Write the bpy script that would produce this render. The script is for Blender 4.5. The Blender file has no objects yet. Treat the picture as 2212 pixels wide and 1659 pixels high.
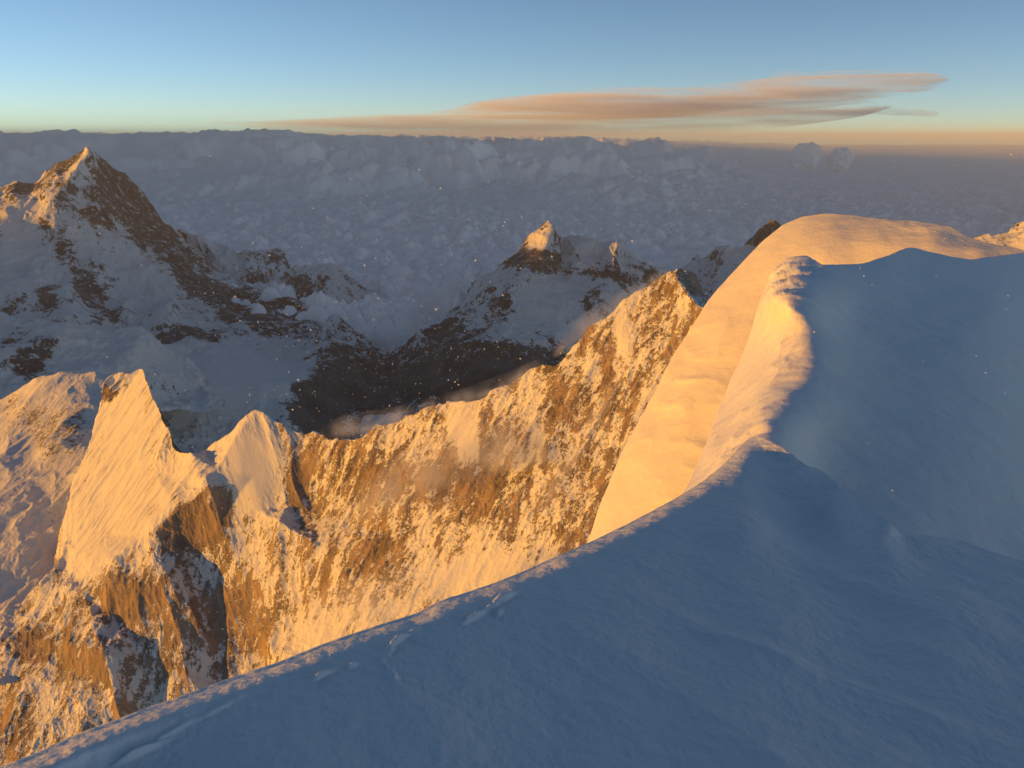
import bpy, math, random
import numpy as np
from mathutils import Vector
from mathutils.geometry import delaunay_2d_cdt

S = bpy.context.scene
R = math.radians
# ------------------------------------------------------------------ camera, sky, sun, exposure
PITCH = R(17.8)
FPX = 1669.8                      # focal length in the pixel units of the control points (picture 2212 wide)
cam = bpy.data.cameras.new('camera'); cam_o = bpy.data.objects.new('camera', cam)
S.collection.objects.link(cam_o); S.camera = cam_o
cam.sensor_width = 36; cam.lens = 36*FPX/2212
cam.clip_start = 0.05; cam.clip_end = 600000
cam_o.location = (0, 0, 0); cam_o.rotation_euler = (R(90)-PITCH, 0, 0)
cam.dof.use_dof = True; cam.dof.focus_distance = 120; cam.dof.aperture_fstop = 6.0

SUN_EL, SUN_AZ = 2.8, 111.0        # azimuth: degrees to the left of the view direction
SUN_DIR = Vector((-math.sin(R(SUN_AZ))*math.cos(R(SUN_EL)), math.cos(R(SUN_AZ))*math.cos(R(SUN_EL)), math.sin(R(SUN_EL))))
w = bpy.data.worlds.new('World'); S.world = w; w.use_nodes = True
nt = w.node_tree; bg = nt.nodes['Background']
sky = nt.nodes.new('ShaderNodeTexSky'); sky.sky_type = 'NISHITA'; sky.sun_disc = False
sky.sun_elevation = R(SUN_EL); sky.sun_rotation = R(SUN_AZ)
sky.altitude = 6000; sky.air_density = 0.95; sky.dust_density = 5.0; sky.ozone_density = 1.25
nt.links.new(sky.outputs[0], bg.inputs[0]); bg.inputs[1].default_value = 0.145
sl = bpy.data.lights.new('sun', 'SUN'); so = bpy.data.objects.new('sun', sl); S.collection.objects.link(so)
sl.energy = 5.0; sl.angle = R(0.5); sl.color = (1.0, 0.425, 0.015)
so.rotation_euler = SUN_DIR.to_track_quat('Z', 'Y').to_euler()
S.view_settings.view_transform = 'Standard'; S.view_settings.look = 'None'
S.view_settings.exposure = 0.62; S.view_settings.gamma = 1.0
S.cycles.use_denoising = True; S.cycles.max_bounces = 8; S.cycles.volume_bounces = 6
S.cycles.diffuse_bounces = 3

# ------------------------------------------------------------------ helpers
rng = np.random.default_rng(7)
_perm = rng.permutation(256).astype(np.int32); _perm = np.concatenate([_perm, _perm])
_g = rng.normal(size=(256, 3)); _g = (_g/np.linalg.norm(_g, axis=1, keepdims=True)).astype(np.float32)

def perlin(p):
    shp = p.shape[:-1]; p = p.reshape(-1, 3)
    f0 = np.floor(p); i = f0.astype(np.int64) & 255; f = (p-f0).astype(np.float32)
    x0, y0, z0 = i[:, 0], i[:, 1], i[:, 2]
    x1, y1, z1 = (x0+1) & 255, (y0+1) & 255, (z0+1) & 255
    u = f*f*f*(f*(f*6-15)+10)
    a0, a1 = _perm[x0], _perm[x1]
    b00, b01, b10, b11 = _perm[a0+y0], _perm[a0+y1], _perm[a1+y0], _perm[a1+y1]
    def gr(h, dx, dy, dz):
        g = _g[h]; return g[:, 0]*(f[:, 0]-dx)+g[:, 1]*(f[:, 1]-dy)+g[:, 2]*(f[:, 2]-dz)
    n000 = gr(_perm[b00+z0], 0, 0, 0); n001 = gr(_perm[b00+z1], 0, 0, 1)
    n010 = gr(_perm[b01+z0], 0, 1, 0); n011 = gr(_perm[b01+z1], 0, 1, 1)
    n100 = gr(_perm[b10+z0], 1, 0, 0); n101 = gr(_perm[b10+z1], 1, 0, 1)
    n110 = gr(_perm[b11+z0], 1, 1, 0); n111 = gr(_perm[b11+z1], 1, 1, 1)
    uz, uy, ux = u[:, 2], u[:, 1], u[:, 0]
    a = n000+(n001-n000)*uz; b = n010+(n011-n010)*uz; c = n100+(n101-n100)*uz; d = n110+(n111-n110)*uz
    a = a+(b-a)*uy; c = c+(d-c)*uy
    return ((a+(c-a)*ux)*1.5).reshape(shp)

def fbm(p, o=6, gain=0.5, lac=2.03):
    s = 0; a = 1.0; t = 0
    for k in range(o):
        s = s+a*perlin(p+17.3*k); t += a; p = p*lac; a *= gain
    return s/t

def ridged(p, o=6, gain=0.5, lac=2.03):          # sharp crests, about -0.5..0.5
    s = 0; a = 1.0; t = 0; wgt = 1.0
    for k in range(o):
        n = 1-np.abs(perlin(p+31.7*k))*1.6; n = np.clip(n, 0, 1)**2
        s = s+a*n*wgt; t += a; wgt = np.clip(n*1.6, 0, 1); p = p*lac; a *= gain
    return s/t-0.45

def billow(p, o=5, gain=0.5, lac=2.1):           # rounded heaps with creases between
    s = 0; a = 1.0; t = 0
    for k in range(o):
        s = s+a*np.abs(perlin(p+11.9*k))*1.7; t += a; p = p*lac; a *= gain
    return s/t

def stretch(P, f, k):                            # coordinates drawn out k times along direction f
    f = np.array(f, float); f /= np.linalg.norm(f)
    return P-(1-1/k)*(P@f)[..., None]*f

CP, SP = math.cos(PITCH), math.sin(PITCH)
def ray(px, py):
    x = (np.asarray(px, float)-1106)/FPX; y = -(np.asarray(py, float)-829.5)/FPX
    return np.stack([x, CP+y*SP, -SP+y*CP], -1)
def pt(px, py, d): return ray(px, py)*d
def plane(px, py, d, n):                         # depth of other control points on a plane through one of them
    n = np.array(n, float); c = float(ray(px, py)@n)*d
    return lambda x, y: c/float(ray(x, y)@n)

def smoothstep(a, b, x):
    t = np.clip((x-a)/(b-a), 0, 1); return t*t*(3-2*t)

def gauss(a, s, axis):
    if s <= 0: return a
    r = int(3*s)+1; k = np.exp(-0.5*(np.arange(-r, r+1)/s)**2); k /= k.sum()
    pad = [(0, 0)]*a.ndim; pad[axis] = (r, r)
    b = np.pad(a, pad, mode='reflect', reflect_type='odd') if a.shape[axis] > r else np.pad(a, pad, mode='edge')
    o = np.zeros_like(a)
    for j, kk in enumerate(k):
        sl_ = [slice(None)]*a.ndim; sl_[axis] = slice(j, j+a.shape[axis]); o += kk*b[tuple(sl_)]
    return o

def raster(lines, X, Y):
    """inverse depth over the picture plane: flat facets between the feature lines"""
    vs, ds, es, idx = [], [], [], {}
    for L in lines:
        prev = None
        for (x, y, d) in L:
            key = (round(x, 1), round(y, 1))
            if key not in idx: idx[key] = len(vs); vs.append(Vector((x, y))); ds.append(1.0/d)
            if prev is not None and prev != idx[key]: es.append((prev, idx[key]))
            prev = idx[key]
    ov, oe, of, orig, _, _ = delaunay_2d_cdt(vs, es, [], 0, 0.01)
    od = []
    for j, o in enumerate(orig):
        if o: od.append(ds[o[0]])
        else:
            dd = [((v-ov[j]).length, q) for v, q in zip(vs, ds)]; dd.sort()
            ws = [1/(a+1e-3) for a, _ in dd[:4]]; od.append(sum(a*b[1] for a, b in zip(ws, dd[:4]))/sum(ws))
    out = np.full(X.shape, np.nan)
    for f in of:
        (ax, ay), (bx, by), (cx, cy) = [(ov[i].x, ov[i].y) for i in f]
        m = (X >= min(ax, bx, cx)-1e-6) & (X <= max(ax, bx, cx)+1e-6) & (Y >= min(ay, by, cy)-1e-6) & (Y <= max(ay, by, cy)+1e-6)
        if not m.any(): continue
        x, y = X[m], Y[m]
        den = (by-cy)*(ax-cx)+(cx-bx)*(ay-cy)
        if abs(den) < 1e-9: continue
        l1 = ((by-cy)*(x-cx)+(cx-bx)*(y-cy))/den; l2 = ((cy-ay)*(x-cx)+(ax-cx)*(y-cy))/den; l3 = 1-l1-l2
        ok = (l1 >= -1e-4) & (l2 >= -1e-4) & (l3 >= -1e-4)
        val = l1*od[f[0]]+l2*od[f[1]]+l3*od[f[2]]
        cur = out[m]; cur[ok] = val[ok]; out[m] = cur
    if np.isnan(out).any():
        bad = np.isnan(out); print('  raster: %d of %d points outside' % (bad.sum(), bad.size))
        V = np.array([[v.x, v.y] for v in vs]); D = np.array(ds)
        bx, by = X[bad], Y[bad]
        w_ = 1/(((bx[:, None]-V[:, 0])**2+(by[:, None]-V[:, 1])**2)**2+1); out[bad] = (w_*D).sum(1)/w_.sum(1)
    return out

def tps(lines, X, Y, reg=1e-4):
    """smooth sheet through the feature points (thin plate on log depth)"""
    q = {}
    for L in lines:
        for (x, y, d) in L: q[(round(x), round(y))] = d
    V = np.array(list(q.keys()), float)/500; D = np.log(np.array(list(q.values())))
    def k(r2): return 0.5*r2*np.log(r2+1e-9)
    n = len(V); A = np.zeros((n+3, n+3))
    A[:n, :n] = k(((V[:, None]-V[None])**2).sum(-1))+reg*np.eye(n); A[:n, n] = 1; A[:n, n+1:] = V; A[n:, :n] = A[:n, n:].T
    c = np.linalg.solve(A, np.concatenate([D, np.zeros(3)]))
    x, y = X/500, Y/500; o = c[n]+c[n+1]*x+c[n+2]*y
    for j in range(n): o = o+c[j]*k((x-V[j, 0])**2+(y-V[j, 1])**2)
    return np.exp(-o)

def grid_normals(P):
    du = np.gradient(P, axis=1); dv = np.gradient(P, axis=0)
    n = np.cross(du, dv); n /= np.linalg.norm(n, axis=-1, keepdims=True)+1e-12
    return n

def mesh_from_grid(name, P, mat, attrs=None, label=None, cat=None, kind='structure', group=None, flip=False):
    nv, nu = P.shape[:2]
    me = bpy.data.meshes.new(name)
    me.vertices.add(nu*nv); me.vertices.foreach_set('co', P.reshape(-1).astype(np.float32))
    i = np.arange(nu*nv).reshape(nv, nu)
    q = np.stack([i[:-1, :-1], i[1:, :-1], i[1:, 1:], i[:-1, 1:]], -1).reshape(-1, 4)
    if flip: q = q[:, ::-1]
    n = len(q)
    me.loops.add(n*4); me.loops.foreach_set('vertex_index', q.reshape(-1).astype(np.int32))
    me.polygons.add(n); me.polygons.foreach_set('loop_start', np.arange(0, n*4, 4, dtype=np.int32))
    me.polygons.foreach_set('use_smooth', np.ones(n, dtype=bool))
    me.update(); me.validate()
    for k, a in (attrs or {}).items():
        at = me.attributes.new(k, 'FLOAT', 'POINT'); at.data.foreach_set('value', a.reshape(-1).astype(np.float32))
    me.materials.append(mat)
    o = bpy.data.objects.new(name, me); S.collection.objects.link(o)
    tag(o, label, cat, group, kind); return o

def tag(o, label=None, cat=None, group=None, kind=None):
    if label: o['label'] = label
    if cat: o['category'] = cat
    if group: o['group'] = group
    if kind: o['kind'] = kind

def blobs(X, Y, bl):
    s = np.zeros(X.shape)
    for (cx, cy, rx, ry, a, wt) in bl:
        c, sn = math.cos(R(a)), math.sin(R(a)); dx, dy = X-cx, Y-cy
        u = (dx*c+dy*sn)/rx; v = (-dx*sn+dy*c)/ry
        s += wt*np.exp(-(u*u+v*v)**1.5)
    return s

def layer(name, lines, bottom, nu, nv, mat, disp, rock=None, sm=(1, 1), back=(2000, 0.9), nb=40, xs=None,
          label=None, cat='mountain', kind='structure', group=None, vpow=1.0, yw=0.5, smooth=None):
    """lines[0] is the skyline (px, py, depth); bottom is the lowest line. All become real points in space."""
    sil = np.array(lines[0], float); bot = np.array(bottom, float)
    t = np.concatenate([[0], np.cumsum(np.hypot(np.diff(sil[:, 0]), yw*np.diff(sil[:, 1])))]); t /= t[-1]
    u = np.linspace(0, 1, nu)
    sx, sy = np.interp(u, t, sil[:, 0]), np.interp(u, t, sil[:, 1])
    bt = (bot[:, 0]-bot[0, 0])/(bot[-1, 0]-bot[0, 0])
    bu = 0.5*u+0.5*(sx-sx[0])/(sx[-1]-sx[0])
    bx, by = np.interp(bu, bt, bot[:, 0]), np.interp(bu, bt, bot[:, 1])
    v = np.linspace(0, 1, nv)[:, None]**vpow
    X = sx+(bx-sx)*v; Y = sy+(by-sy)*v
    inv = raster(lines+[list(map(tuple, bottom))], X, Y) if smooth is None else tps(lines+[list(map(tuple, bottom))], X, Y, smooth)
    F = ray(X, Y)/inv[..., None]
    F = gauss(gauss(F, sm[0], 0), sm[1], 1)
    top = F[0]; L, slope = back
    aw = top.copy(); aw[:, 2] = 0; aw /= np.linalg.norm(aw, axis=1, keepdims=True)
    rows = []
    for k in range(nb, 0, -1):
        s_ = L*(k/nb)**1.8
        q = top+aw*s_; q[:, 2] -= slope*s_*(s_/(s_+0.02*L)); rows.append(q)
    P = np.concatenate([np.array(rows), F], 0) if nb else F
    XX = np.concatenate([np.repeat(X[:1], nb, 0), X]); YY = np.concatenate([np.repeat(Y[:1], nb, 0), Y])
    N = grid_normals(P)
    if np.median((N[nb:]*F).sum(-1)) > 0: N = -N; flip = True
    else: flip = False
    Ns = gauss(gauss(N, 3, 0), 3, 1); Ns /= np.linalg.norm(Ns, axis=-1, keepdims=True)+1e-12
    d = disp(P, Ns, XX, YY)
    P = P+Ns*d[..., None] if d.ndim == 2 else P+d
    N2 = grid_normals(P)
    if flip: N2 = -N2
    attrs = {}
    if rock is not None: attrs['rock'] = rock(P, N2, Ns, XX, YY, d if d.ndim == 2 else (d*Ns).sum(-1))
    o = mesh_from_grid(name, P, mat, attrs, label, cat, kind, group, flip=not flip)
    return o

# ------------------------------------------------------------------ materials
def new_mat(name):
    m = bpy.data.materials.new(name); m.use_nodes = True
    t_ = m.node_tree; b = t_.nodes['Principled BSDF']; return m, t_, b
def nd(t_, typ, **kw):
    n = t_.nodes.new(typ)
    for k, v in kw.items():
        if k in n.inputs.keys(): n.inputs[k].default_value = v
        else: setattr(n, k, v)
    return n
def mth(t_, op, a, b=None, clamp=False):
    n = t_.nodes.new('ShaderNodeMath'); n.operation = op; n.use_clamp = clamp
    for i, v in enumerate((a, b)):
        if v is None: continue
        if isinstance(v, (int, float)): n.inputs[i].default_value = v
        else: t_.links.new(v, n.inputs[i])
    return n.outputs[0]

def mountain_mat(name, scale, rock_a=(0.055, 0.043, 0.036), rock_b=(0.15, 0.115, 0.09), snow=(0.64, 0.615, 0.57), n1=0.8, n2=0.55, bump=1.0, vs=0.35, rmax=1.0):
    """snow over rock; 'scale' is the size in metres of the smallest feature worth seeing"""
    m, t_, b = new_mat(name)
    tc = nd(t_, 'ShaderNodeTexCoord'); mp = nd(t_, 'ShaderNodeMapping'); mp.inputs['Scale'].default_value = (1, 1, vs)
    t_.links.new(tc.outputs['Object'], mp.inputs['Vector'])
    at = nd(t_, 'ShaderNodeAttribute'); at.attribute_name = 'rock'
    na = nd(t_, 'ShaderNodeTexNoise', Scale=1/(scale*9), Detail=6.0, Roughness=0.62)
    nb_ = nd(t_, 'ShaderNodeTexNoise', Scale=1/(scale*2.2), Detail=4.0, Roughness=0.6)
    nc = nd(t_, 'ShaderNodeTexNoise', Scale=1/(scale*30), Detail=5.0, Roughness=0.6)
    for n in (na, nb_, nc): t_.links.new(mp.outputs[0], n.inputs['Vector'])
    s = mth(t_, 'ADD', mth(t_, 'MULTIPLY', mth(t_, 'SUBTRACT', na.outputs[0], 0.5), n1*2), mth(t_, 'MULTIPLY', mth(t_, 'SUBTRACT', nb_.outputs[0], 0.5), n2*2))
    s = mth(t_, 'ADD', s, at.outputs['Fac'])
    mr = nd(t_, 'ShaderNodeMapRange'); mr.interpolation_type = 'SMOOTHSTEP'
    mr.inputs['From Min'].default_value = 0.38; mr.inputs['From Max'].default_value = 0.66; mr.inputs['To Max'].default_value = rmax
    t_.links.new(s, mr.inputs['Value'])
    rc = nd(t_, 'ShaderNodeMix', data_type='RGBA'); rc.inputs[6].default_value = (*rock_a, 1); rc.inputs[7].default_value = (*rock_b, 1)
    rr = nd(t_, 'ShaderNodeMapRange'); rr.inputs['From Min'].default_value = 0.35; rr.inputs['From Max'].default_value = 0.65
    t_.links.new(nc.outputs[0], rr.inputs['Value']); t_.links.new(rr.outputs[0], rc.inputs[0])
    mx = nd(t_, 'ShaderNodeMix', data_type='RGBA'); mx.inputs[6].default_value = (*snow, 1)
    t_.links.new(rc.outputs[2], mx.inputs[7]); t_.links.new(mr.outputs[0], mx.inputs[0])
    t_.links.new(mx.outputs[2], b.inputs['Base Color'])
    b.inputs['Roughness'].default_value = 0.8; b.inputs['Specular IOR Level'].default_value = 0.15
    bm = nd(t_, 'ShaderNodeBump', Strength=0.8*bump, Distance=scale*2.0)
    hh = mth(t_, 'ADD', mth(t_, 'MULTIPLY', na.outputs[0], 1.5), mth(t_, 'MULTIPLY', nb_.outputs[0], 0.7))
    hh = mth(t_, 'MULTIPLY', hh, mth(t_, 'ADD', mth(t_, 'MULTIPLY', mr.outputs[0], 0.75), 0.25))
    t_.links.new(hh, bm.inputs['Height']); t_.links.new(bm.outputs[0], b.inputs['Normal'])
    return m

def snow_mat(name, scale, bump=0.5, sss=0.0, sr=0.05, col=(0.66, 0.66, 0.66)):
    m, t_, b = new_mat(name)
    tc = nd(t_, 'ShaderNodeTexCoord')
    na = nd(t_, 'ShaderNodeTexNoise', Scale=1/(scale*6), Detail=5.0, Roughness=0.6)
    nb_ = nd(t_, 'ShaderNodeTexNoise', Scale=1/scale, Detail=3.0, Roughness=0.6)
    for n in (na, nb_): t_.links.new(tc.outputs['Object'], n.inputs['Vector'])
    b.inputs['Base Color'].default_value = (*col, 1)
    b.inputs['Roughness'].default_value = 0.65; b.inputs['Specular IOR Level'].default_value = 0.2
    if sss > 0:
        b.inputs['Subsurface Weight'].default_value = sss; b.inputs['Subsurface Radius'].default_value = (1.0, 0.6, 0.35); b.inputs['Subsurface Scale'].default_value = sr
    bm = nd(t_, 'ShaderNodeBump', Strength=bump, Distance=scale*0.6)
    t_.links.new(mth(t_, 'ADD', mth(t_, 'MULTIPLY', na.outputs[0], 3.0), mth(t_, 'MULTIPLY', nb_.outputs[0], 0.6)), bm.inputs['Height'])
    t_.links.new(bm.outputs[0], b.inputs['Normal'])
    return m

# ------------------------------------------------------------------ the great left peak and the plateau below it
mat_far = mountain_mat('snow_and_rock_far', 14, rock_a=(0.022, 0.018, 0.016), rock_b=(0.095, 0.080, 0.070), bump=0.6, rmax=0.95)
def far_disp(a1, w1, a2, w2, f=(0.2, -0.6, -0.75), k=2.2, seed=0.0, sk=None):
    def d(P, N, X, Y):
        Q = stretch(P, f, k)+seed
        r = ridged(Q/w1, 7, 0.52)
        s_ = fbm(P/w2+seed, 4)
        m = sk(X, Y) if sk else 1.0
        return (a1*r+a2*s_)*m
    return d
def rock_fn(thr=0.62, k=2.2, bl=(), w=900.0, nk=0.35, f=(0.2, -0.6, -0.75), ks=3.0, base=0.0, cm=0.72):
    pure = [b for b in bl if b[5] >= 0.8]; soft = [b for b in bl if b[5] < 0.8]
    def r(P, N, Ns, X, Y, d):
        slope = (thr-N[..., 2])*k
        n = fbm(stretch(P, f, ks)/w, 5)+0.5*fbm(stretch(P, f, ks*1.8)/(w*0.3)+9, 3)
        v = 0.3+base+slope*0.5+n*nk+blobs(X, Y, soft)
        return np.clip(v, -0.1, cm)+blobs(X, Y, pure)*0.6
    return r

M1_sil = [(-400, 560, 17000), (-150, 455, 16600), (0, 411, 16300), (23, 392, 16250), (66, 388, 16200), (84, 363, 16150), (113, 341, 16100), (152, 324, 16050), (172, 319, 16000), (191, 314, 16000),
          (211, 324, 16100), (234, 343, 16250), (273, 371, 16500), (312, 406, 16700), (336, 439, 16800), (352, 470, 16850), (375, 494, 16900), (410, 529, 17000), (441, 560, 16900), (469, 583, 16700),
          (505, 602, 16300), (540, 613, 16000), (575, 625, 15600), (601, 634, 15300), (656, 661, 14400), (680, 677, 14000), (695, 702, 13500), (722, 693, 13000), (765, 708, 12700), (805, 732, 12400),
          (836, 763, 12000), (864, 800, 11600), (907, 830, 11200), (942, 858, 10900), (1000, 900, 10500), (1100, 960, 10000)]
M1_crest = [(191, 314, 16000), (189, 337, 15700), (168, 355, 15500), (156, 380, 15250), (129, 404, 15000), (102, 419, 14850), (96, 454, 14500), (51, 472, 14450), (23, 490, 14350), (-40, 510, 14300), (-300, 600, 14200)]
M1_rib = [(96, 454, 14500), (112, 520, 14050), (150, 590, 13500), (200, 660, 12900), (270, 720, 12300)]
M1_gul = [(273, 420, 16200), (270, 480, 15500), (290, 560, 14600), (350, 640, 13700), (430, 700, 13000)]
M1_rib2 = [(352, 470, 16850), (400, 580, 15300), (450, 650, 14300), (520, 710, 13300), (610, 745, 12600), (690, 735, 12500)]
M1_mid = [(-300, 760, 11800), (0, 700, 11900), (150, 705, 11700), (330, 728, 11700), (400, 742, 11700), (500, 740, 11800), (610, 770, 11600), (700, 732, 12450)]
M1_plat = [(-300, 900, 8600), (0, 850, 8700), (200, 830, 9000), (400, 830, 9300), (600, 830, 9900), (680, 806, 10600), (740, 763, 11600)]
M1_bot = [(-400, 1120, 6800), (0, 1060, 7000), (250, 1040, 7300), (450, 1030, 7700), (622, 960, 8600), (760, 960, 9200), (900, 980, 9500), (1120, 1010, 9600)]
bl = [(270, 400, 75, 55, 30, .55), (320, 470, 45, 80, -25, .5), (215, 450, 85, 45, 25, .45), (150, 560, 30, 90, -35, .42), (205, 640, 25, 70, -50, .4), (120, 640, 45, 25, 20, .3), (105, 650, 25, 40, -20, .35),
      (395, 722, 85, 20, 3, .75), (365, 570, 40, 110, -45, .4), (510, 670, 70, 45, 20, .45), (560, 640, 90, 22, 20, .35), (610, 690, 70, 40, 30, .4),
      (760, 790, 85, 75, 30, 1.0), (720, 860, 75, 80, 0, 1.0), (850, 850, 90, 60, 25, 1.0), (660, 900, 60, 50, 0, .8), (440, 540, 50, 25, 40, .3), (120, 350, 60, 18, -30, .35), (40, 410, 50, 15, -20, .3),
      (260, 480, 26, 20, 0, -.55), (170, 440, 30, 16, 0, -.3), (180, 520, 22, 60, -35, -.35), (330, 620, 70, 50, 45, -.4), (60, 590, 80, 60, 0, -.5), (430, 800, 230, 50, 0, -.8), (250, 780, 160, 60, 0, -.6), (80, 440, 70, 18, -30, -.25), (128, 348, 45, 14, -38, .4), (45, 402, 50, 12, -10, .4), (300, 420, 40, 40, 40, .3), (420, 600, 60, 30, 50, .3), (480, 640, 60, 30, 40, .25)]
def m1_sk(X, Y): return 1-0.8*blobs(X, Y, [(400, 820, 330, 75, 0, 1.0)])
layer('mountain', [M1_sil, M1_crest, M1_rib, M1_gul, M1_rib2, M1_mid, M1_plat], M1_bot, 900, 520, mat_far,
      far_disp(330, 1900, 100, 1500, f=(0.35, -0.6, -0.7), k=3.2, seed=3.1, sk=m1_sk), rock_fn(0.62, 1.6, bl, 650, 0.75, base=0.16, ks=4), sm=(3, 3), back=(6000, 0.8),
      label='tall pyramid peak with one sunlit snowy shoulder and a dark shaded rock face', cat='mountain')

# low snowy ridge in front of it at the left edge
M5_sil = [(-400, 700, 9500), (0, 679, 9300), (35, 683, 9250), (70, 681, 9200), (98, 689, 9200), (148, 689, 9200), (164, 695, 9250), (203, 703, 9300), (234, 708, 9400), (266, 705, 9450), (297, 708, 9600), (324, 722, 9800), (380, 760, 9900), (460, 830, 9700)]
M5_mid = [(-300, 800, 8200), (20, 780, 8200), (90, 770, 8350), (180, 790, 8300), (300, 800, 8500)]
M5_bot = [(-400, 1000, 6600), (0, 940, 6800), (250, 910, 7400), (480, 880, 8500)]
layer('ridge', [M5_sil, M5_mid], M5_bot, 520, 200, mat_far, far_disp(160, 900, 60, 700, seed=9.4),
      rock_fn(0.62, 1.6, [(20, 730, 40, 22, -40, .5), (85, 760, 60, 30, -30, .55), (60, 800, 60, 40, 0, .3), (250, 780, 120, 60, 0, -.6)], 700, 0.35), sm=(3, 3), back=(1500, 0.5), nb=24,
      label='low snowy ridge with rocky patches below the tall pyramid peak', cat='ridge')

# ridges running down from it into the cloud
M2_sil = [(340, 540, 18500), (391, 503, 18300), (426, 509, 18200), (439, 509, 18200), (465, 527, 18400), (492, 540, 18600), (512, 541, 18600), (540, 536, 18500), (562, 534, 18500), (601, 544, 18600), (625, 564, 18700), (650, 600, 18800), (700, 660, 18800)]
M2_cr = [(439, 509, 18200), (470, 560, 17500), (520, 610, 17000)]
M2_bot = [(340, 700, 16500), (500, 720, 16200), (700, 740, 16400)]
layer('mountain', [M2_sil, M2_cr], M2_bot, 420, 180, mat_far, far_disp(260, 1300, 80, 900, seed=14.2), rock_fn(0.6, 1.6, [(562, 555, 70, 18, 5, .5), (570, 620, 80, 30, 25, .3), (425, 515, 20, 12, 0, -.3)], 700, 0.4), sm=(2, 2), back=(3000, 0.7), nb=24,
      label='small peak with a pink sunlit tip and a rocky hump, just right of the tall pyramid', cat='mountain')
M3_sil = [(560, 640, 16000), (640, 575, 15800), (695, 568, 15700), (734, 571, 15700), (758, 595, 15600), (793, 622, 15500), (818, 636, 15400), (860, 670, 15300), (900, 720, 15300)]
M3_cr = [(734, 571, 15700), (720, 620, 15100), (700, 690, 14400)]
M3_bot = [(560, 760, 14000), (700, 760, 13800), (900, 780, 14000)]
layer('mountain', [M3_sil, M3_cr], M3_bot, 360, 200, mat_far, far_disp(230, 1200, 70, 800, seed=22.5), rock_fn(0.6, 1.6, [(670, 610, 40, 30, 0, .4), (650, 645, 30, 40, 0, .5), (770, 615, 50, 14, 35, .4), (700, 585, 40, 12, 0, -.2)], 700, 0.4), sm=(2, 2), back=(2500, 0.7), nb=24,
      label='rounded snowy peak with dark cliffs standing half in the sea of clouds', cat='mountain')

# ------------------------------------------------------------------ centre peak, right peaks
M8_sil = [(780, 800, 12300), (871, 732, 12500), (906, 705, 12800), (942, 682, 13000), (961, 662, 13200), (996, 639, 13400), (1035, 611, 13700), (1051, 600, 13800), (1074, 580, 13900), (1090, 557, 14000), (1114, 537, 14100), (1137, 518, 14200), (1156, 502, 14250),
          (1172, 488, 14300), (1187, 475, 14300), (1197, 484, 14400), (1205, 494, 14500), (1219, 502, 14600), (1238, 500, 14600), (1252, 501, 14500), (1270, 504, 14400), (1285, 512, 14350), (1301, 525, 14300), (1336, 525, 14100), (1338, 545, 14150), (1352, 545, 14300), (1375, 549, 14400), (1395, 565, 14400), (1418, 576, 14300), (1480, 640, 14200), (1560, 720, 14000)]
M8_a = [(1187, 475, 14300), (1192, 500, 14000), (1180, 535, 13700), (1150, 580, 13200), (1110, 640, 12400), (1070, 700, 11600), (1040, 760, 10800)]
M8_b = [(1252, 501, 14500), (1240, 530, 13850), (1255, 560, 13400), (1290, 590, 13000)]
M8_g = [(1219, 502, 14600), (1212, 540, 14250), (1215, 580, 13500)]
M8_c = [(1336, 525, 14100), (1335, 552, 13500), (1340, 600, 12900), (1300, 680, 12000), (1240, 760, 11000)]
M8_h = [(1285, 512, 14350), (1290, 545, 14150), (1300, 575, 13500)]
M8_d = [(871, 732, 12500), (960, 740, 11600), (1040, 760, 10800), (1130, 765, 10900), (1240, 760, 11000), (1400, 740, 11600)]
M8_bot = [(780, 960, 9300), (950, 960, 9000), (1150, 960, 8800), (1560, 960, 8800)]
bl8 = [(1150, 550, 50, 22, 20, .5), (1165, 575, 60, 22, 5, .5), (1110, 545, 30, 14, -40, .4), (1330, 590, 55, 16, 8, .7), (1010, 660, 60, 20, -35, .3), (1080, 650, 30, 50, 25, .35), (1000, 800, 200, 60, 0, .7), (1120, 790, 160, 60, 0, .5), (1080, 850, 260, 70, 0, .9), (960, 730, 70, 40, -30, .5), (1270, 640, 20, 40, 0, .25),
       (1190, 650, 80, 40, 0, -.45), (1180, 520, 20, 20, 0, -.4), (1280, 530, 50, 18, 20, -.3), (1130, 740, 70, 12, -5, -.35)]
layer('mountain', [M8_sil, M8_a, M8_b, M8_c, M8_d, M8_g, M8_h], M8_bot, 800, 460, mat_far, far_disp(300, 1700, 100, 1100, f=(-0.1, -0.6, -0.75), seed=30.7), rock_fn(0.6, 1.6, bl8, 500, 0.75, base=0.12, ks=4), sm=(2, 2), back=(4000, 0.7), nb=30,
      label='far twin-topped peak rising from the clouds with its pointed summit lit pink', cat='mountain')
M9_sil = [(1380, 640, 16800), (1440, 600, 16625), (1485, 570, 16450), (1508, 545, 16450), (1514, 557, 16362), (1532, 553, 16275), (1555, 539, 16187), (1575, 530, 16100), (1579, 537, 16187), (1602, 528, 16275), (1629, 510, 16100), (1649, 487, 15925), (1668, 478, 15925), (1688, 485, 16100), (1760, 540, 16275), (1860, 620, 16450)]
M9_a = [(1575, 530, 16100), (1570, 560, 15575), (1550, 600, 14875), (1530, 660, 13825)]
M9_bot = [(1380, 760, 12250), (1600, 760, 11900), (1860, 780, 12250)]
layer('mountain', [M9_sil, M9_a], M9_bot, 420, 240, mat_far, far_disp(330, 1700, 100, 1100, seed=41.3), rock_fn(0.62, 1.7, [(1650, 500, 30, 22, -30, .4), (1540, 580, 25, 60, 25, .25)], 600, 0.4), sm=(2, 2), back=(2500, 0.7), nb=24,
      label='jagged snowy ridge with small pink tips, partly hidden by the golden snow slope', cat='mountain')
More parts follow.
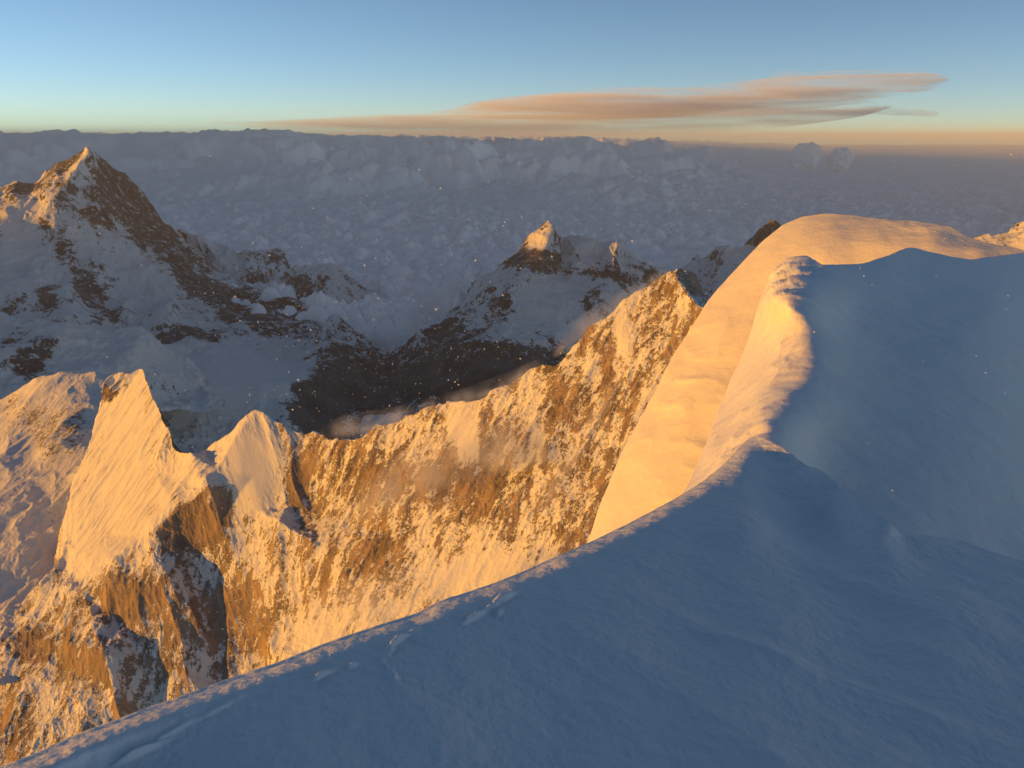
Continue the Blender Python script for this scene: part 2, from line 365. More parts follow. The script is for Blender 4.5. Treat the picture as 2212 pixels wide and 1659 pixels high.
M10_sil = [(1960, 560, 9600), (2090, 504, 9400), (2125, 492, 9400), (2160, 497, 9300), (2180, 496, 9300), (2188, 485, 9300), (2199, 480, 9300), (2225, 484, 9300), (2300, 470, 9500), (2450, 560, 9700)]
M10_bot = [(1960, 700, 7600), (2200, 700, 7400), (2450, 720, 7600)]
layer('mountain', [M10_sil], M10_bot, 240, 140, mat_far, far_disp(160, 800, 50, 600, seed=52.9), rock_fn(0.6, 1.7, [(2195, 500, 20, 20, 0, .2)], 500, 0.4), sm=(2, 2), back=(2500, 0.7), nb=20,
      label='small rocky peak lit pink at the right end of the golden snow crest', cat='mountain')

# ------------------------------------------------------------------ the sunlit wall and its peaks
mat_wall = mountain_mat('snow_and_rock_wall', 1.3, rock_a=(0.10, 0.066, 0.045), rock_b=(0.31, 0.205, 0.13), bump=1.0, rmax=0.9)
M6_sil = [(-300, 940, 2700), (-100, 895, 2650), (0, 863, 2620), (23, 848, 2615), (55, 828, 2605), (90, 811, 2600), (129, 804, 2590), (156, 805, 2580), (195, 809, 2570), (230, 813, 2560), (270, 850, 2545), (310, 920, 2520), (340, 1020, 2500)]
M6_a = [(-200, 1100, 2120), (0, 1000, 2225), (100, 1000, 2190), (200, 1000, 2160), (60, 1200, 1880), (0, 1330, 1730)]
M6_bot = [(-300, 1500, 1530), (0, 1480, 1540), (200, 1440, 1620), (400, 1400, 1760)]
def m6_disp(P, N, X, Y):
    return 24*ridged(stretch(P, (-.1, -.6, -.75), 3.5)/200+5.5, 6, 0.5)+12*fbm(P/150, 3)
layer('mountain', [M6_sil, M6_a], M6_bot, 420, 460, mat_wall, m6_disp, rock_fn(0.6, 1.6, [(60, 900, 90, 60, 20, .3), (120, 950, 60, 60, 0, .3), (170, 900, 30, 60, 0, .3), (110, 1080, 50, 70, 20, .3), (60, 1200, 80, 60, 0, -.5), (140, 835, 110, 26, 0, -.6)], 110, 0.45, base=-0.08), sm=(3, 3), smooth=2e-3, back=(900, 0.9), nb=30,
      label='rounded snow dome streaked with rock, half in shade at the left edge', cat='mountain')

F1 = plane(340, 880, 1850, (-.55, -.56, .62))
F2 = plane(418, 980, 1800, (-.55, -.52, .65))
PY = plane(489, 969, 1650, (-.02, -.74, .67))
R1 = plane(317, 1160, 1606, (.04, -.68, .73))
W = plane(968, 871, 1480, (-.50, -.52, .69))
def on(pl, *xy): return [(x, y, pl(x, y)) for x, y in xy]
M7_sil = [(-300, 1420, 1760), (0, 1324, 1730), (47, 1316, 1730), (66, 1289, 1740), (90, 1258, 1750), (112, 1236, 1770)]+on(F1, (122, 1200), (124, 1160), (131, 1117), (146, 1086), (157, 1035), (184, 984), (198, 949), (203, 926), (206, 906), (215, 885))+[(221, 836, 1975), (232, 815, 1982), (244, 806, 1984), (262, 803, 1984), (280, 807, 1984)]+on(F1, (297, 799), (307, 792), (311, 805), (316, 820), (326, 848), (330, 863), (344, 879), (352, 902), (363, 922), (370, 945), (379, 963))+ \
         [(395, 973, F1(395, 973)), (418, 980, F1(418, 980)), (445, 975, 1735), (473, 953, 1712), (504, 926, 1695), (523, 906, 1686), (543, 889, PY(543, 889)), (553, 886, PY(553, 886)), (562, 891, PY(562, 891)), (586, 906, PY(586, 906)), (609, 918, PY(609, 918)), (645, 936, PY(645, 936))]+ \
         [(x, y, W(x, y)+8*(1-(x-645)/135)) for x, y in [(664, 938), (684, 936), (703, 941), (715, 949), (738, 953)]]+on(W, (781, 947), (797, 934), (812, 922), (839, 918), (870, 898), (902, 887), (937, 879), (968, 871), (1019, 869), (1046, 859), (1093, 832), (1124, 812), (1148, 791), (1175, 785), (1197, 787), (1208, 775), (1237, 750), (1254, 736), (1285, 701), (1309, 686), (1324, 678), (1340, 658), (1364, 639), (1403, 615), (1426, 592), (1457, 578), (1469, 576))
pd = W(1469, 576)
M7_sil += [(1492, 588, pd+40), (1508, 608, pd+75), (1520, 631, pd+95), (1530, 650, pd+110), (1570, 720, pd+130), (1640, 800, pd+120), (1720, 900, pd+100)]
M7_pin = [(1469, 576, pd), (1461, 592, W(1461, 592)-6), (1477, 615, W(1477, 615)-10), (1492, 639, W(1492, 639)-10), (1508, 654, W(1508, 654)-10), (1525, 668, W(1525, 668)-10), (1600, 760, W(1600, 760)-10)]
M7_crease = [(553, 886, PY(553, 886))]+[(489, 969, 1650), (466, 1008, PY(466, 1008)), (434, 1059, 1600), (380, 1098, 1602), (317, 1160, 1606), (239, 1215, 1610), (180, 1281, 1616), (110, 1344, 1624), (44, 1375, 1634), (-250, 1460, 1670)]
M7_cap = on(F1, (215, 885), (262, 848), (297, 808))
M7_f2 = on(F1, (379, 970), (330, 1015), (270, 1080), (200, 1155), (139, 1222))
M7_pyr = on(PY, (609, 918), (640, 1010))+[(670, 1100, PY(670, 1100)-5), (690, 1180, 1470), (640, 1330, 1450), (600, 1420, 1430)]     # gully between the pyramid and the wall
def rib(k, *xy): return [(x, y, R1(x, y)*k) for x, y in xy]
M7_rib = [(434, 1059, 1600)]+rib(.985, (470, 1130), (520, 1200), (540, 1330), (570, 1430))
M7_rib2 = [(317, 1160, 1606)]+rib(.985, (350, 1260), (385, 1350), (400, 1450))
M7_gul2 = rib(1.005, (400, 1150), (440, 1260), (470, 1360), (480, 1460))
M7_rib3 = [(180, 1281, 1616)]+rib(.985, (220, 1400), (250, 1500))
M7_gul3 = rib(1.005, (250, 1260), (290, 1370), (320, 1480))
M7_w1 = on(W, (870, 950), (900, 1050), (850, 1160), (800, 1300))
M7_w2 = on(W, (1060, 930), (1250, 840), (1400, 720), (1440, 660))
M7_w3 = on(W, (1000, 1250), (1250, 1050), (1450, 860), (1560, 790), (1740, 1000))
M7_pf = on(PY, (540, 945), (545, 1030), (560, 1100))
M7_bot = [(-300, 1760, 1400), (0, 1740, 1380), (300, 1700, 1385), (560, 1650, 1380), (800, 1560, W(800, 1560)), (1000, 1480, W(1000, 1480)), (1300, 1400, W(1300, 1400)), (1740, 1300, W(1740, 1300))]
def m7_disp(P, N, X, Y):
    fl = smoothstep(0.3, 1.0, blobs(X, Y, [(250, 960, 95, 215, 22, 1.3), (290, 1120, 190, 50, -42, 0.9), (440, 1000, 45, 40, -40, 0.7)]))             # smooth fluted ice face
    pyr = blobs(X, Y, [(545, 1010, 62, 110, -8, 1.0), (1000, 930, 30, 60, -15, .8), (1345, 720, 18, 60, -5, .7), (1050, 1230, 110, 60, -15, .6)])
    calm = np.clip(fl+pyr, 0, 0.93)
    wz = smoothstep(640, 720, X)
    near = np.clip(np.linalg.norm(P, axis=-1)/1500, 0.5, 1.1)
    fr = (0.40, -0.47, -0.78); fw = (-.42, -.38, -.82)
    wq = P+2.5*np.stack([fbm(P/60+k_, 2) for k_ in (1, 50, 90)], -1)
    dr = 15*ridged(stretch(wq, fr, 7)/95+2.2, 3)+3.4*ridged(stretch(wq, fr, 6)/26+8, 5, 0.6)+0.7*ridged(stretch(P, fr, 1.6)/8+1, 3)
    dw = 12*ridged(stretch(wq, fw, 6.0)/70+5.2, 3)+5.0*ridged(stretch(wq, fw, 3.6)/20+3, 4)+1.8*ridged(stretch(P, fw, 1.6)/8+9, 3)
    d = (dr*(1-wz)+dw*wz)*near*(1-calm)+4*fbm(P/120, 3)*(1-0.6*calm)*near
    flute = ridged(stretch(P, (-.62, -.35, -.72), 8.0)/19+4.4, 3, 0.55)
    d = d+6.5*flute*fl
    return d
b7 = [(430, 1130, 60, 60, 30, 0.40), (400, 1150, 60, 40, 0, 0.29), (250, 1300, 60, 60, 20, 0.40), (330, 1290, 60, 60, 0, 0.33), (70, 1390, 40, 45, 0, 0.48), (150, 1420, 80, 60, 0, 0.25), (640, 1060, 28, 110, -15, 0.40), (480, 1080, 22, 80, -25, 0.33), (520, 1330, 70, 80, -15, 0.20), (440, 1330, 60, 90, -20, 0.25), (560, 1380, 30, 60, 0, 0.29),
      (1310, 820, 30, 80, 8, .3), (1240, 850, 50, 50, 0, .15), (1060, 1080, 60, 60, 30, .35), (850, 1050, 70, 60, 0, .25), (960, 1010, 60, 60, 0, .2), (820, 1200, 60, 60, 30, .25), (1000, 1020, 200, 60, 0, .1), (20, 1600, 60, 70, 0, .4), (1500, 610, 24, 34, -30, .6),
      (250, 960, 95, 220, 22, -.9), (545, 1010, 66, 120, -8, -.75), (1000, 930, 30, 65, -15, -.7), (1345, 720, 16, 65, -5, -.7), (1060, 1240, 130, 60, -15, -.5), (700, 1400, 150, 80, -20, -.5), (560, 1230, 30, 90, -15, -.35), (1330, 790, 10, 40, 0, -.5), (1140, 850, 20, 70, -8, -.35), (330, 1080, 110, 26, -42, -.45), (150, 1250, 110, 26, -42, -.4), (290, 1110, 210, 48, -42, -.75), (460, 985, 70, 40, -40, -.7), (255, 838, 40, 22, -20, .5)]
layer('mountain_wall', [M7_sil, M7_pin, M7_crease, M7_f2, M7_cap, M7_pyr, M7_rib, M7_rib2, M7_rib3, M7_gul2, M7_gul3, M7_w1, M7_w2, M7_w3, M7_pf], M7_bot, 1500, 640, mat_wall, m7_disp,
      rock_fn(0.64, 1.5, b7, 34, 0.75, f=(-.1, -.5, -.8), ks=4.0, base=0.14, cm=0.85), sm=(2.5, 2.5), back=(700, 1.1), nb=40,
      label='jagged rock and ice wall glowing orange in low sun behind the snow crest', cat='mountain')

# ------------------------------------------------------------------ summit ridge: golden slope, shaded flank, near crest
mat_sun_tint = snow_mat('sun_tinted_snow', 0.35, 0.22, col=(0.72, 0.67, 0.58))  # gold of the low sun put into the snow colour; near snow stays neutral
BP = plane(1850, 520, 78, (-.36, -.36, .86))
B_xy = [(1180, 1330), (1230, 1250), (1268, 1172), (1300, 1080), (1345, 980), (1400, 870), (1460, 760), (1530, 650), (1590, 580), (1640, 525), (1690, 485), (1730, 468), (1780, 459), (1840, 463), (1900, 471), (1960, 476), (2030, 485), (2060, 497), (2085, 510), (2130, 522), (2200, 538), (2300, 570), (2600, 660)]
B_sil = [(x, y, BP(x, y)*1.03) for x, y in B_xy]
B_rim = [(x, y, BP(x, y)) for x, y in [(1230, 1310), (1310, 1180), (1390, 1000), (1470, 840), (1560, 690), (1660, 555), (1730, 505), (1800, 490), (1900, 498), (2020, 512), (2120, 545), (2300, 600)]]
B_mid = [(x, y, BP(x, y)*0.985) for x, y in [(1450, 1180), (1540, 950), (1640, 760), (1740, 600), (1850, 545), (2000, 545)]]
B_bot = [(x, y, BP(x, y)) for x, y in [(1200, 1480), (1500, 1400), (1700, 1100), (1800, 900), (1850, 720), (1900, 660), (2000, 640), (2200, 660), (2600, 760)]]
def b_disp(P, N, X, Y):
    dd = np.linalg.norm(P, axis=-1)
    w_ = stretch(P, (0.2, 0.9, 0.3), 0.35)
    return 0.25*fbm(P/9, 3)+0.15*ridged(stretch(P+0.8*fbm(P/6, 2)[..., None], (.80, -.35, -.45), 4)/4.2+3, 2)*(0.3+blobs(X, Y, [(1480, 900, 110, 220, 20, 1)]))+0.022*fbm(P/1.2, 4)+0.25*ridged(P/7+5, 3)*blobs(X, Y, [(2050, 505, 170, 26, 8, 1)])
layer('snow_slope', [B_sil, B_rim, B_mid], B_bot, 760, 300, mat_sun_tint, b_disp, None, sm=(2, 2), smooth=2e-3, back=(60, 1.3), nb=30,
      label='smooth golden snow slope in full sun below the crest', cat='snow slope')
mat_near = snow_mat('near_snow', 0.06, 0.45, 0.0, 0.025)
mat_flank = snow_mat('flank_snow', 0.25, 0.25, 1.0, 0.22, col=(0.67, 0.655, 0.64))
AP = plane(1722, 800, 24, (.20, -.10, .97))
A2_sil = [(1400, 1200, 13), (1480, 1060, 18.5), (1512, 994, 22), (1560, 870, 30), (1621, 721, 38), (1649, 627, 45), (1662, 595, 46), (1695, 557, 47.5), (1740, 550, 47), (1758, 560, 45)]+[(x, y, AP(x, y)) for x, y in [(1775, 573), (1850, 571), (1910, 556), (1960, 535), (1975, 535), (2010, 545), (2060, 555), (2100, 560), (2160, 552), (2212, 545), (2300, 548)]]+[(2600, 600, 80)]
A2_cr = [(x, y, AP(x, y)) for x, y in [(1510, 1090), (1560, 1010), (1628, 930), (1642, 900), (1690, 850), (1722, 800), (1725, 760), (1712, 715), (1690, 680), (1672, 640), (1700, 610), (1750, 585)]]
A2_f = [(x, y, AP(x, y)) for x, y in [(1640, 1100), (1760, 960), (1830, 800), (1840, 680), (1900, 610)]]
A2_f2 = [(x, y, AP(x, y)) for x, y in [(1900, 1180), (2000, 1000), (2100, 800), (2150, 650)]]
A2_bot = [(x, y, AP(x, y)) for x, y in [(1400, 1420), (1700, 1400), (1950, 1350), (2212, 1330), (2600, 1350)]]
def a2_disp(P, N, X, Y):
    crest = blobs(X, Y, [(1690, 700, 50, 160, -5, 1.0), (1690, 600, 60, 60, 0, 1.0), (1600, 950, 60, 100, 30, .8)])
    return 0.10*fbm(P/4.0, 3)+0.012*fbm(P/.7, 4)+crest*(0.22*ridged(stretch(P, (0, .6, .8), 2)/2.2, 4)+0.06*fbm(P/.8+4, 4))
layer('snow_ridge', [A2_sil, A2_cr, A2_f, A2_f2], A2_bot, 620, 420, mat_flank, a2_disp, None, sm=(2, 2), smooth=5e-4, back=(25, 1.4), nb=24,
      label='rounded snow ridge, blue in shade with a rough sunlit crest', cat='snow ridge')
NP = plane(1100, 1659, 2.3, (.105, .12, .98))
A1_xy = [(-900, 2080), (-500, 1900), (-200, 1750), (70, 1640), (180, 1590), (300, 1545), (450, 1490), (600, 1438), (720, 1390), (850, 1345), (900, 1330), (950, 1302), (1050, 1270), (1160, 1225), (1270, 1175), (1350, 1135), (1430, 1095), (1500, 1055), (1560, 1010), (1600, 965), (1625, 940)]
_ax = np.concatenate([np.arange(-880, 1590, 38), [1600, 1625]]); A1_xy = [(float(x), float(y)) for x, y in zip(_ax, np.interp(_ax, [p[0] for p in A1_xy], [p[1] for p in A1_xy]))]
A1_lip = [(1645, 945), (1700, 975), (1760, 1010), (1850, 1075), (1900, 1112), (1930, 1140), (1945, 1156), (2012, 1158), (2070, 1165), (2129, 1187), (2212, 1212), (2400, 1260), (3300, 1480)]
A1_sil = [(x, y, NP(x, y)*(1.055+0.012*smoothstep(700, 0, x))) for x, y in A1_xy]+[(x, y, NP(x, y)*k) for (x, y), k in zip(A1_lip, [.99, .97, .952, .945, .945, .955, .985, .99, 1, 1, 1, 1, 1])]
A1_a = [(x+3, y+8, NP(x+3, y+8)*1.021) for x, y in A1_xy[:-1]]
A1_b = [(x+10, y+32+16*smoothstep(700, 0, x), NP(x+10, y+32+16*smoothstep(700, 0, x))) for x, y in A1_xy[:-2]]+[(1650, 1000, NP(1650, 1000))]
A1_c = [(x, y, NP(x, y)*k) for x, y, k in [(1930, 1190, .98), (1800, 1130, 1.03), (1700, 1080, 1.02), (1620, 1120, .98), (1500, 1180, 1.0), (1350, 1250, .99), (1100, 1370, 1.0), (800, 1500, .99), (500, 1600, 1.0), (100, 1760, 1.0)]]
A1_d = [(x, y, NP(x, y)*k) for x, y, k in [(2600, 1500, 1.0), (2212, 1430, 1.02), (2050, 1330, .99), (1900, 1350, 1.02), (1700, 1330, .99), (1500, 1400, 1.0), (1200, 1560, 1.01), (900, 1700, 1.0)]]
A1_e = [(x, y, NP(x, y)) for x, y in [(-500, 2100), (100, 2000), (700, 1980), (1200, 1980), (1700, 1960), (2212, 1940), (2700, 1960)]]
A1_bot = [(x, 2650, NP(x, 2650)) for x in (-900, 100, 1100, 2200, 3300)]
def a1_disp(P, N, X, Y):
    cr = np.interp(X, [p[0] for p in A1_sil], [p[1] for p in A1_sil]); away = smoothstep(60, 320, Y-cr)
    d = 0.008*fbm(stretch(P, (.55, -.8, 0), 3)/0.7+1.7, 3)+0.004*ridged(stretch(P, (.6, -.75, 0), 4.0)/0.5+6.1, 2)+0.0018*fbm(P/0.10, 3)
    d = d+away*(0.045*fbm(stretch(P, (.75, -.6, 0), 3.5)/1.3+8.8, 3)+0.032*ridged(stretch(P+0.25*fbm(P/1.5, 2)[..., None], (.75, -.6, 0), 4)/0.6+2.1, 2))
    d = d+0.05*ridged(P/0.9+4, 4)*blobs(X, Y, [(1740, 1000, 120, 40, 35, 1)])
    wob = 10*fbm(P/0.25+3, 2)
    fl = [(1065, 1306, 40, 5, -36, 1), (1098, 1290, 16, 4, -32, .9), (1022, 1338, 22, 5, -30, .9), (1075, 1325, 10, 5, -50, .7), (868, 1382, 36, 5, -33, 1), (838, 1412, 22, 5, -50, .9), (826, 1432, 10, 6, 35, .9), (845, 1458, 16, 9, 50, 1.1),
          (380, 1578, 44, 5, -28, .8), (480, 1528, 50, 5, -28, .8), (300, 1628, 60, 6, -26, .9), (700, 1460, 30, 4, -28, .7), (760, 1440, 12, 4, -30, .8)]
    d = d+0.030*blobs(X+0.8*wob, Y+0.8*wob, fl)*np.clip(0.75+1.3*fbm(P/0.07+1, 2), 0, 1.3)
    return d*np.clip(np.linalg.norm(P, axis=-1)/4.0, 0.6, 1.6)
layer('snow_crest', [A1_sil, A1_a, A1_b, A1_c, A1_d, A1_e], A1_bot, 1050, 640, mat_near, a1_disp, None, sm=(2, 2), smooth=3e-5, vpow=1.25, back=(6, 1.5), nb=30,
      label='near snow crest curving from the lower left with a bright sunlit edge', cat='snow crest')

# ------------------------------------------------------------------ ground under the clouds
mat_ground = mountain_mat('valley_rock', 25, rock_a=(0.03, 0.026, 0.022), rock_b=(0.06, 0.048, 0.04))
def cart(name, xs, ys, zf, mat, attrs=None, **kw):
    X, Y = np.meshgrid(xs, ys); P = np.stack([X, Y, np.zeros_like(X)], -1); P[..., 2] = zf(X, Y)
    return mesh_from_grid(name, P, mat, attrs(P) if attrs else None, **kw)
def warp(a, b, n, p=2.2):
    t = np.linspace(-1, 1, n); s_ = np.sign(t)*np.abs(t)**p; return a+(b-a)*(s_+1)/2
def ground_z(X, Y):
    P = np.stack([X, Y, 0*X], -1)
    return -5000+700*ridged(P/6000, 5)
cart('terrain', warp(-170000, 170000, 260), -20000+190000*np.linspace(0, 1, 200)**2, ground_z, mat_ground, lambda P: {'rock': np.ones(P.shape[:2])*0.9},
     label='dark valley floor below the cloud', cat='valley', kind='structure')

# ------------------------------------------------------------------ sea of clouds
m, t_, b = new_mat('cloud')
b.inputs['Base Color'].default_value = (0.95, 0.89, 0.83, 1); b.inputs['Roughness'].default_value = 1.0; b.inputs['Specular IOR Level'].default_value = 0.0
mat_cloud = m
# rows spread by view angle, columns by bearing: a fan that keeps the same detail near and far
nr, nc_ = 760, 900
ang = np.linspace(15.6, 0.95, nr)**1.0
dist = 3300/np.tan(np.radians(ang))
dist = np.concatenate([dist, np.linspace(dist[-1], 330000, 40)[1:]])
brg = np.radians(np.linspace(-52, 48, nc_))
X = dist[:, None]*np.tan(brg)[None, :]; Y = np.repeat(dist[:, None], nc_, 1)
P = np.stack([X, Y, 0*X], -1)
pxx = 1106+X/Y*FPX*CP                                # approximate bearing in picture units
warpv = np.stack([fbm(P/5200+3, 3), fbm(P/5200+40, 3), 0*X], -1)*1800
near = billow((P+0.5*warpv)/1300, 5, 0.5)
fine = billow((P+0.3*warpv)*np.array([0.7, 1, 1])/520+5, 3, 0.5)
big = fbm(P/9000+7.7, 3)
calm = 1/(1+(Y/42000)**2)
z = -3540+640*near*(0.25+0.75*calm)+420*fine*calm+330*big
z -= 1700*smoothstep(13800, 11200, Y+1500*fbm(P/2500+9, 3)-0.05*np.abs(X))
tow = billow((P+2.2*warpv)/7000+21, 4, 0.42)
bank = smoothstep(36000, 52000, Y+12000*fbm(P/14000+2, 3))*smoothstep(0.36, 0.10, X/Y+0.12*fbm(P/30000, 2))
z += bank*(300+3300*tow*smoothstep(-0.35, 0.25, fbm(P/15000+31, 2)))
far = smoothstep(78000, 96000, Y+9000*fbm(P/20000+5, 3))
z += far*(smoothstep(0.0, -0.42, X/Y)*(2020+1100*fbm(P/11000+8, 4))+smoothstep(0.5, 0.0, X/Y)*600)
z = np.where(z > -200, -200+0.45*(z+200), z)
P[..., 2] = z
mesh_from_grid('cloud_sea', P, mat_cloud, None, 'grey sea of clouds filling the valleys to the horizon', 'sea of clouds', 'stuff')

# ------------------------------------------------------------------ made-up ridge outside the picture, shaped to shade the valleys and cloud sea
def blocker_x(y): return -np.maximum(24000, 0.80*y+12000)
ys = np.linspace(-8000, 140000, 400); ss = np.linspace(-7000, 7000, 60)
SS, YY_ = np.meshgrid(ss, ys)
XX_ = blocker_x(YY_)+SS
Pe = np.stack([XX_, YY_, 0*XX_], -1)
crestz = -750+2600*smoothstep(11500, 18500, YY_)+2600*smoothstep(24000, 33000, YY_)+400*fbm(Pe/9000+66, 3)
Pe[..., 2] = np.maximum(crestz-np.abs(SS)/6800*(crestz+5300)+350*ridged(Pe/2500, 5), -5300)
mesh_from_grid('shade_ridge', Pe, mat_far, {'rock': 0.3+0.4*fbm(Pe/1500, 4)}, 'unseen ridge added to shade the valleys and clouds', 'shade blocker', 'structure', flip=True)

# ------------------------------------------------------------------ air
def box(name, a, b_, mat):
    v = [(x, y, z) for x in (a[0], b_[0]) for y in (a[1], b_[1]) for z in (a[2], b_[2])]
    f = [(0, 1, 3, 2), (4, 6, 7, 5), (0, 4, 5, 1), (2, 3, 7, 6), (0, 2, 6, 4), (1, 5, 7, 3)]
    me = bpy.data.meshes.new(name); me.from_pydata(v, [], f); me.materials.append(mat); me.update()
    o = bpy.data.objects.new(name, me); S.collection.objects.link(o); return o
m = bpy.data.materials.new('haze'); m.use_nodes = True; t_ = m.node_tree; t_.nodes.remove(t_.nodes['Principled BSDF'])
pv = t_.nodes.new('ShaderNodeVolumePrincipled'); pv.inputs['Color'].default_value = (0.90, 0.89, 0.74, 1)
pv.inputs['Density'].default_value = 5.8e-6; pv.inputs['Anisotropy'].default_value = 0.0
t_.links.new(pv.outputs[0], t_.nodes['Material Output'].inputs['Volume'])
tag(box('haze', (-340000, -30000, -6500), (340000, 345000, 1000), m), 'thin grey haze over the clouds', 'haze', None, 'stuff')

# ------------------------------------------------------------------ high clouds: soft bodies far beyond the haze
def vol_mat(name, dens, scale, lo, hi, aniso=0.2, st=(1, 1, 1), col=(1, 1, 1), det=5.0):
    m = bpy.data.materials.new(name); m.use_nodes = True; t_ = m.node_tree; t_.nodes.remove(t_.nodes['Principled BSDF'])
    pv = t_.nodes.new('ShaderNodeVolumePrincipled'); pv.inputs['Color'].default_value = (*col, 1); pv.inputs['Anisotropy'].default_value = aniso
    tc = nd(t_, 'ShaderNodeTexCoord'); mp = nd(t_, 'ShaderNodeMapping'); mp.inputs['Scale'].default_value = st
    t_.links.new(tc.outputs['Object'], mp.inputs['Vector'])
    n = nd(t_, 'ShaderNodeTexNoise', Scale=1/scale, Detail=det, Roughness=0.6, Distortion=0.6); t_.links.new(mp.outputs[0], n.inputs['Vector'])
    mr = nd(t_, 'ShaderNodeMapRange'); mr.interpolation_type = 'SMOOTHSTEP'
    for k, v in (('From Min', lo), ('From Max', hi), ('To Min', 0.0), ('To Max', dens)): mr.inputs[k].default_value = v
    t_.links.new(n.outputs[0], mr.inputs['Value']); t_.links.new(mr.outputs[0], pv.inputs['Density'])
    t_.links.new(pv.outputs[0], t_.nodes['Material Output'].inputs['Volume'])
    return m
def lens(name, spine, depth, mat, label, cat, kind, group=None, n=60, k=20):
    """closed body round a spine of (px, py, half height in px, distance); depth is its half size along the view"""
    sp = np.array(spine, float); t = np.linspace(0, 1, len(sp)); u = np.linspace(0, 1, n)
    c = [np.interp(u, t, sp[:, i]) for i in range(4)]
    taper = np.sqrt(np.clip(1-(2*u-1)**6, 0, 1))
    o_ = pt(float(sp[:, 0].mean()), float(sp[:, 1].mean()), float(sp[:, 3].mean()))
    V = []
    for i in range(n):
        ctr = pt(c[0][i], c[1][i], c[3][i]); h = c[2][i]/FPX*c[3][i]*taper[i]+1e-3; a = np.linspace(0, 2*math.pi, k, endpoint=False)
        aw = np.array([ctr[0], ctr[1], 0]); aw /= np.linalg.norm(aw)
        V += [ctr-o_+aw*depth*taper[i]*math.cos(q)+np.array([0, 0, h*math.sin(q)]) for q in a]
    F = [(i*k+j, i*k+(j+1) % k, (i+1)*k+(j+1) % k, (i+1)*k+j) for i in range(n-1) for j in range(k)]
    F += [tuple(range(k))[::-1], tuple((n-1)*k+j for j in range(k))]
    me = bpy.data.meshes.new(name); me.from_pydata([tuple(v) for v in V], [], F); me.materials.append(mat); me.update()
    ob = bpy.data.objects.new(name, me); ob.location = Vector(o_); S.collection.objects.link(ob); tag(ob, label, cat, group, kind); return ob
mc = vol_mat('high_cloud', 5.5e-5, 30000, 0.40, 0.70, 0.1, (0.3, 0.5, 3.0), det=7.0)
mc2 = vol_mat('thin_cloud', 5e-5, 9000, 0.40, 0.70, 0.1, (0.3, 0.5, 2.5))
D_ = 360000
mc = vol_mat('high_cloud', 9e-5, 30000, 0.44, 0.74, 0.1, (0.28, 0.5, 5.0), det=7.0)
mcl = vol_mat('low_streak', 4.5e-5, 24000, 0.40, 0.72, 0.1, (0.25, 0.5, 5.0), det=7.0)
lens('cloud', [(900, 246, 3, D_), (1060, 236, 22, D_), (1250, 226, 32, D_), (1450, 222, 30, D_), (1650, 206, 34, D_), (1800, 194, 36, D_), (1930, 184, 26, D_), (2020, 178, 14, D_), (2055, 178, 4, D_)], 55000, mc,
     'long peach coloured streak of high cloud, brightest and uppermost above the horizon', 'cloud', 'thing')
lens('cloud', [(440, 266, 3, D_+9000), (600, 272, 14, D_+9000), (800, 272, 22, D_+9000), (1000, 266, 28, D_+9000), (1250, 262, 34, D_+9000), (1500, 256, 34, D_+9000), (1700, 246, 28, D_+9000), (1860, 234, 20, D_+9000), (1930, 230, 5, D_+9000)], 50000, mcl,
     'long grey streak of cloud lying under the peach streak, just above the horizon', 'cloud', 'thing')
lens('cloud', [(1660, 164, 3, D_), (1700, 158, 10, D_), (1750, 161, 3, D_)], 9000, mc2, 'tiny white wisp of cloud alone in the blue sky', 'cloud', 'thing')
lens('cloud', [(450, 265, 2, D_), (472, 262, 5, D_), (500, 266, 2, D_)], 7000, mc2, 'tiny peach wisp at the left tip of the long streak cloud', 'cloud', 'thing')
lens('cloud', [(1830, 240, 3, D_), (1930, 240, 9, D_), (2020, 246, 6, D_), (2030, 245, 2, D_)], 14000, mc2, 'thin grey tail of cloud under the right end of the long streak', 'cloud', 'thing')

# ------------------------------------------------------------------ snow blown off the wall
ms = vol_mat('blown_snow', 0.0065, 45, 0.34, 0.80, 0.3, (1, 1, 0.8))
sp_ = [([(690, 938, 6, 1600), (745, 922, 24, 1590), (820, 908, 20, 1560), (900, 884, 9, 1520)], 45, 'plume of blown snow off the lowest dip of the orange wall'),
       ([(900, 880, 6, 1500), (1000, 862, 16, 1470), (1090, 828, 14, 1450), (1180, 780, 8, 1430)], 50, 'thin blown snow along the middle crest of the orange wall'),
       ([(1190, 770, 8, 1430), (1240, 720, 30, 1420), (1320, 665, 26, 1400), (1400, 610, 12, 1380), (1450, 580, 4, 1370)], 50, 'orange blown snow streaming off the upper crest of the wall'),
       ([(720, 1120, 10, 1330), (850, 1050, 60, 1330), (1000, 960, 80, 1330), (1130, 960, 60, 1300), (1200, 980, 12, 1280)], 60, 'veil of blown snow in front of the middle of the orange wall'),
       ([(620, 1390, 10, 1060), (720, 1330, 55, 1080), (850, 1290, 50, 1080), (980, 1240, 30, 1070), (1060, 1200, 8, 1060)], 60, 'veil of blown snow low on the wall just above the near crest'),
       ([(1130, 1120, 10, 1120), (1200, 1040, 40, 1150), (1290, 900, 36, 1200), (1370, 760, 14, 1250)], 40, 'veil of blown snow on the wall beside the golden slope')]
for spn, dp, lb in sp_:
    outer = None
    for q in (1.0, 0.68, 0.4):
        ob = lens('dense_core' if outer else 'blown_snow', [(x, y+(1-q)*h*0.5, h*q, d) for x, y, h, d in spn], dp*q, ms, None if outer else lb, None if outer else 'blown snow', None if outer else 'stuff')
        if outer: p_ = ob.location-outer.location; ob.parent = outer; ob.location = p_
        else: outer = ob; ob.location = Vector(ob.location)

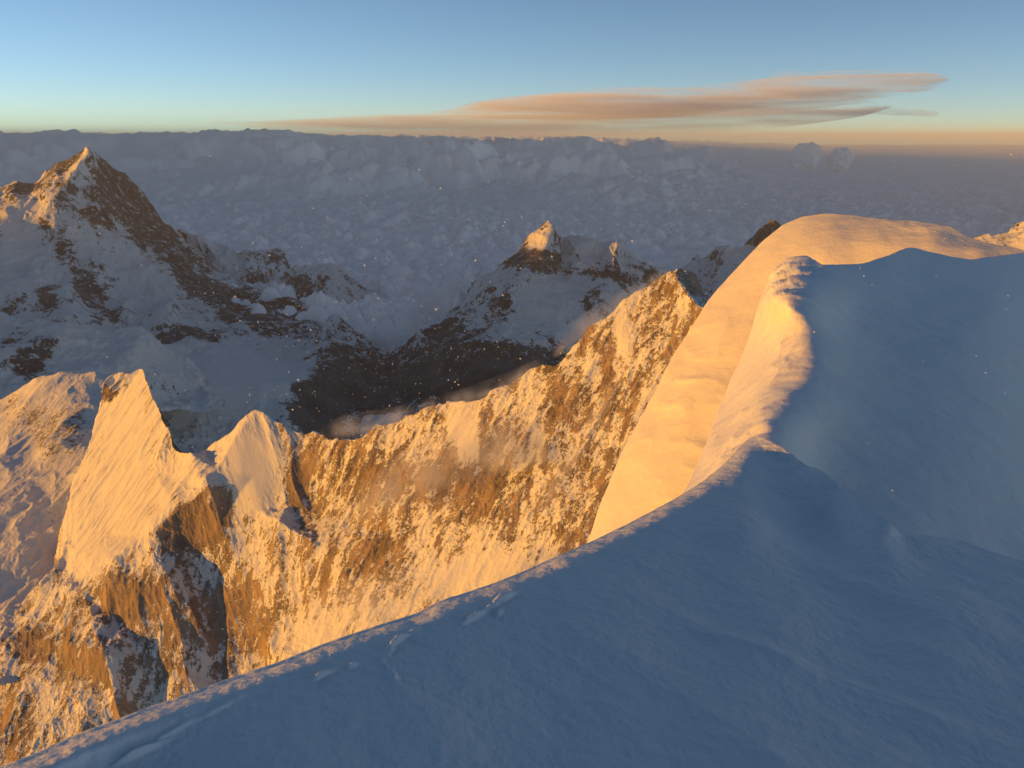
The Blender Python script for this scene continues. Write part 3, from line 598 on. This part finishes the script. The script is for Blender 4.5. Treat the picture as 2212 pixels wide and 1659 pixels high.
# ------------------------------------------------------------------ drifting flakes
rg = np.random.default_rng(5); V, F = [], []
octf = [(0, 2, 4), (2, 1, 4), (1, 3, 4), (3, 0, 4), (2, 0, 5), (1, 2, 5), (3, 1, 5), (0, 3, 5)]
nfl = 0
while nfl < 2600:
    px, py = rg.uniform(-100, 2300), rg.uniform(325, 1500)
    pr = 0.06+math.exp(-((px-700)/330)**2-((py-690)/260)**2)+0.25*math.exp(-((px-1000)/500)**2-((py-600)/300)**2)
    if rg.uniform() > pr: continue
    d = rg.uniform(5, 28); r = d/FPX*min(0.3+rg.exponential(0.30), 2.0)
    c = pt(px, py, d); ax = np.array([-.55, .1, .6])+rg.normal(0, .45, 3); ax /= np.linalg.norm(ax)
    b1 = np.cross(ax, (0.3, 0.9, 0.2)); b1 /= np.linalg.norm(b1); b2 = np.cross(ax, b1); k0 = len(V); el = rg.uniform(1.0, 1.9)
    V += [tuple(c+q) for q in (ax*r*el, -ax*r*el, b1*r, -b1*r, b2*r, -b2*r)]
    F += [tuple(k0+i for i in f) for f in octf]; nfl += 1
m, t_, b = new_mat('flake'); b.inputs['Base Color'].default_value = (0.9, 0.9, 0.9, 1); b.inputs['Roughness'].default_value = 0.5
me = bpy.data.meshes.new('snowflakes'); me.from_pydata(V, [], F); me.materials.append(m); me.update()
o = bpy.data.objects.new('snowflakes', me); S.collection.objects.link(o); tag(o, 'fine snow flakes drifting in the air', 'snow', None, 'stuff')

# ------------------------------------------------------------------ two towering clouds far off over the right horizon
def heap(px, py, d, wpx, hpx, label, seed):
    n = 90; th, ph = np.meshgrid(np.linspace(0, math.pi, n), np.linspace(0, 2*math.pi, 2*n), indexing='ij')
    q = np.stack([np.sin(th)*np.cos(ph), np.sin(th)*np.sin(ph), np.cos(th)], -1)
    r = 0.72+0.42*billow(q*1.2+seed, 4, 0.42)
    Pq = q*r[..., None]*np.array([wpx, wpx, hpx])/FPX*d
    o = mesh_from_grid('cloud', Pq, mat_cloud, None, label, 'cloud', 'thing', flip=True); o.location = pt(px, py, d)
heap(1742, 338, 68000, 34, 32, 'larger of two grey towering clouds standing side by side above the right horizon', 3.3)
heap(1814, 346, 68000, 26, 28, 'smaller of two grey towering clouds standing side by side above the right horizon', 8.1)
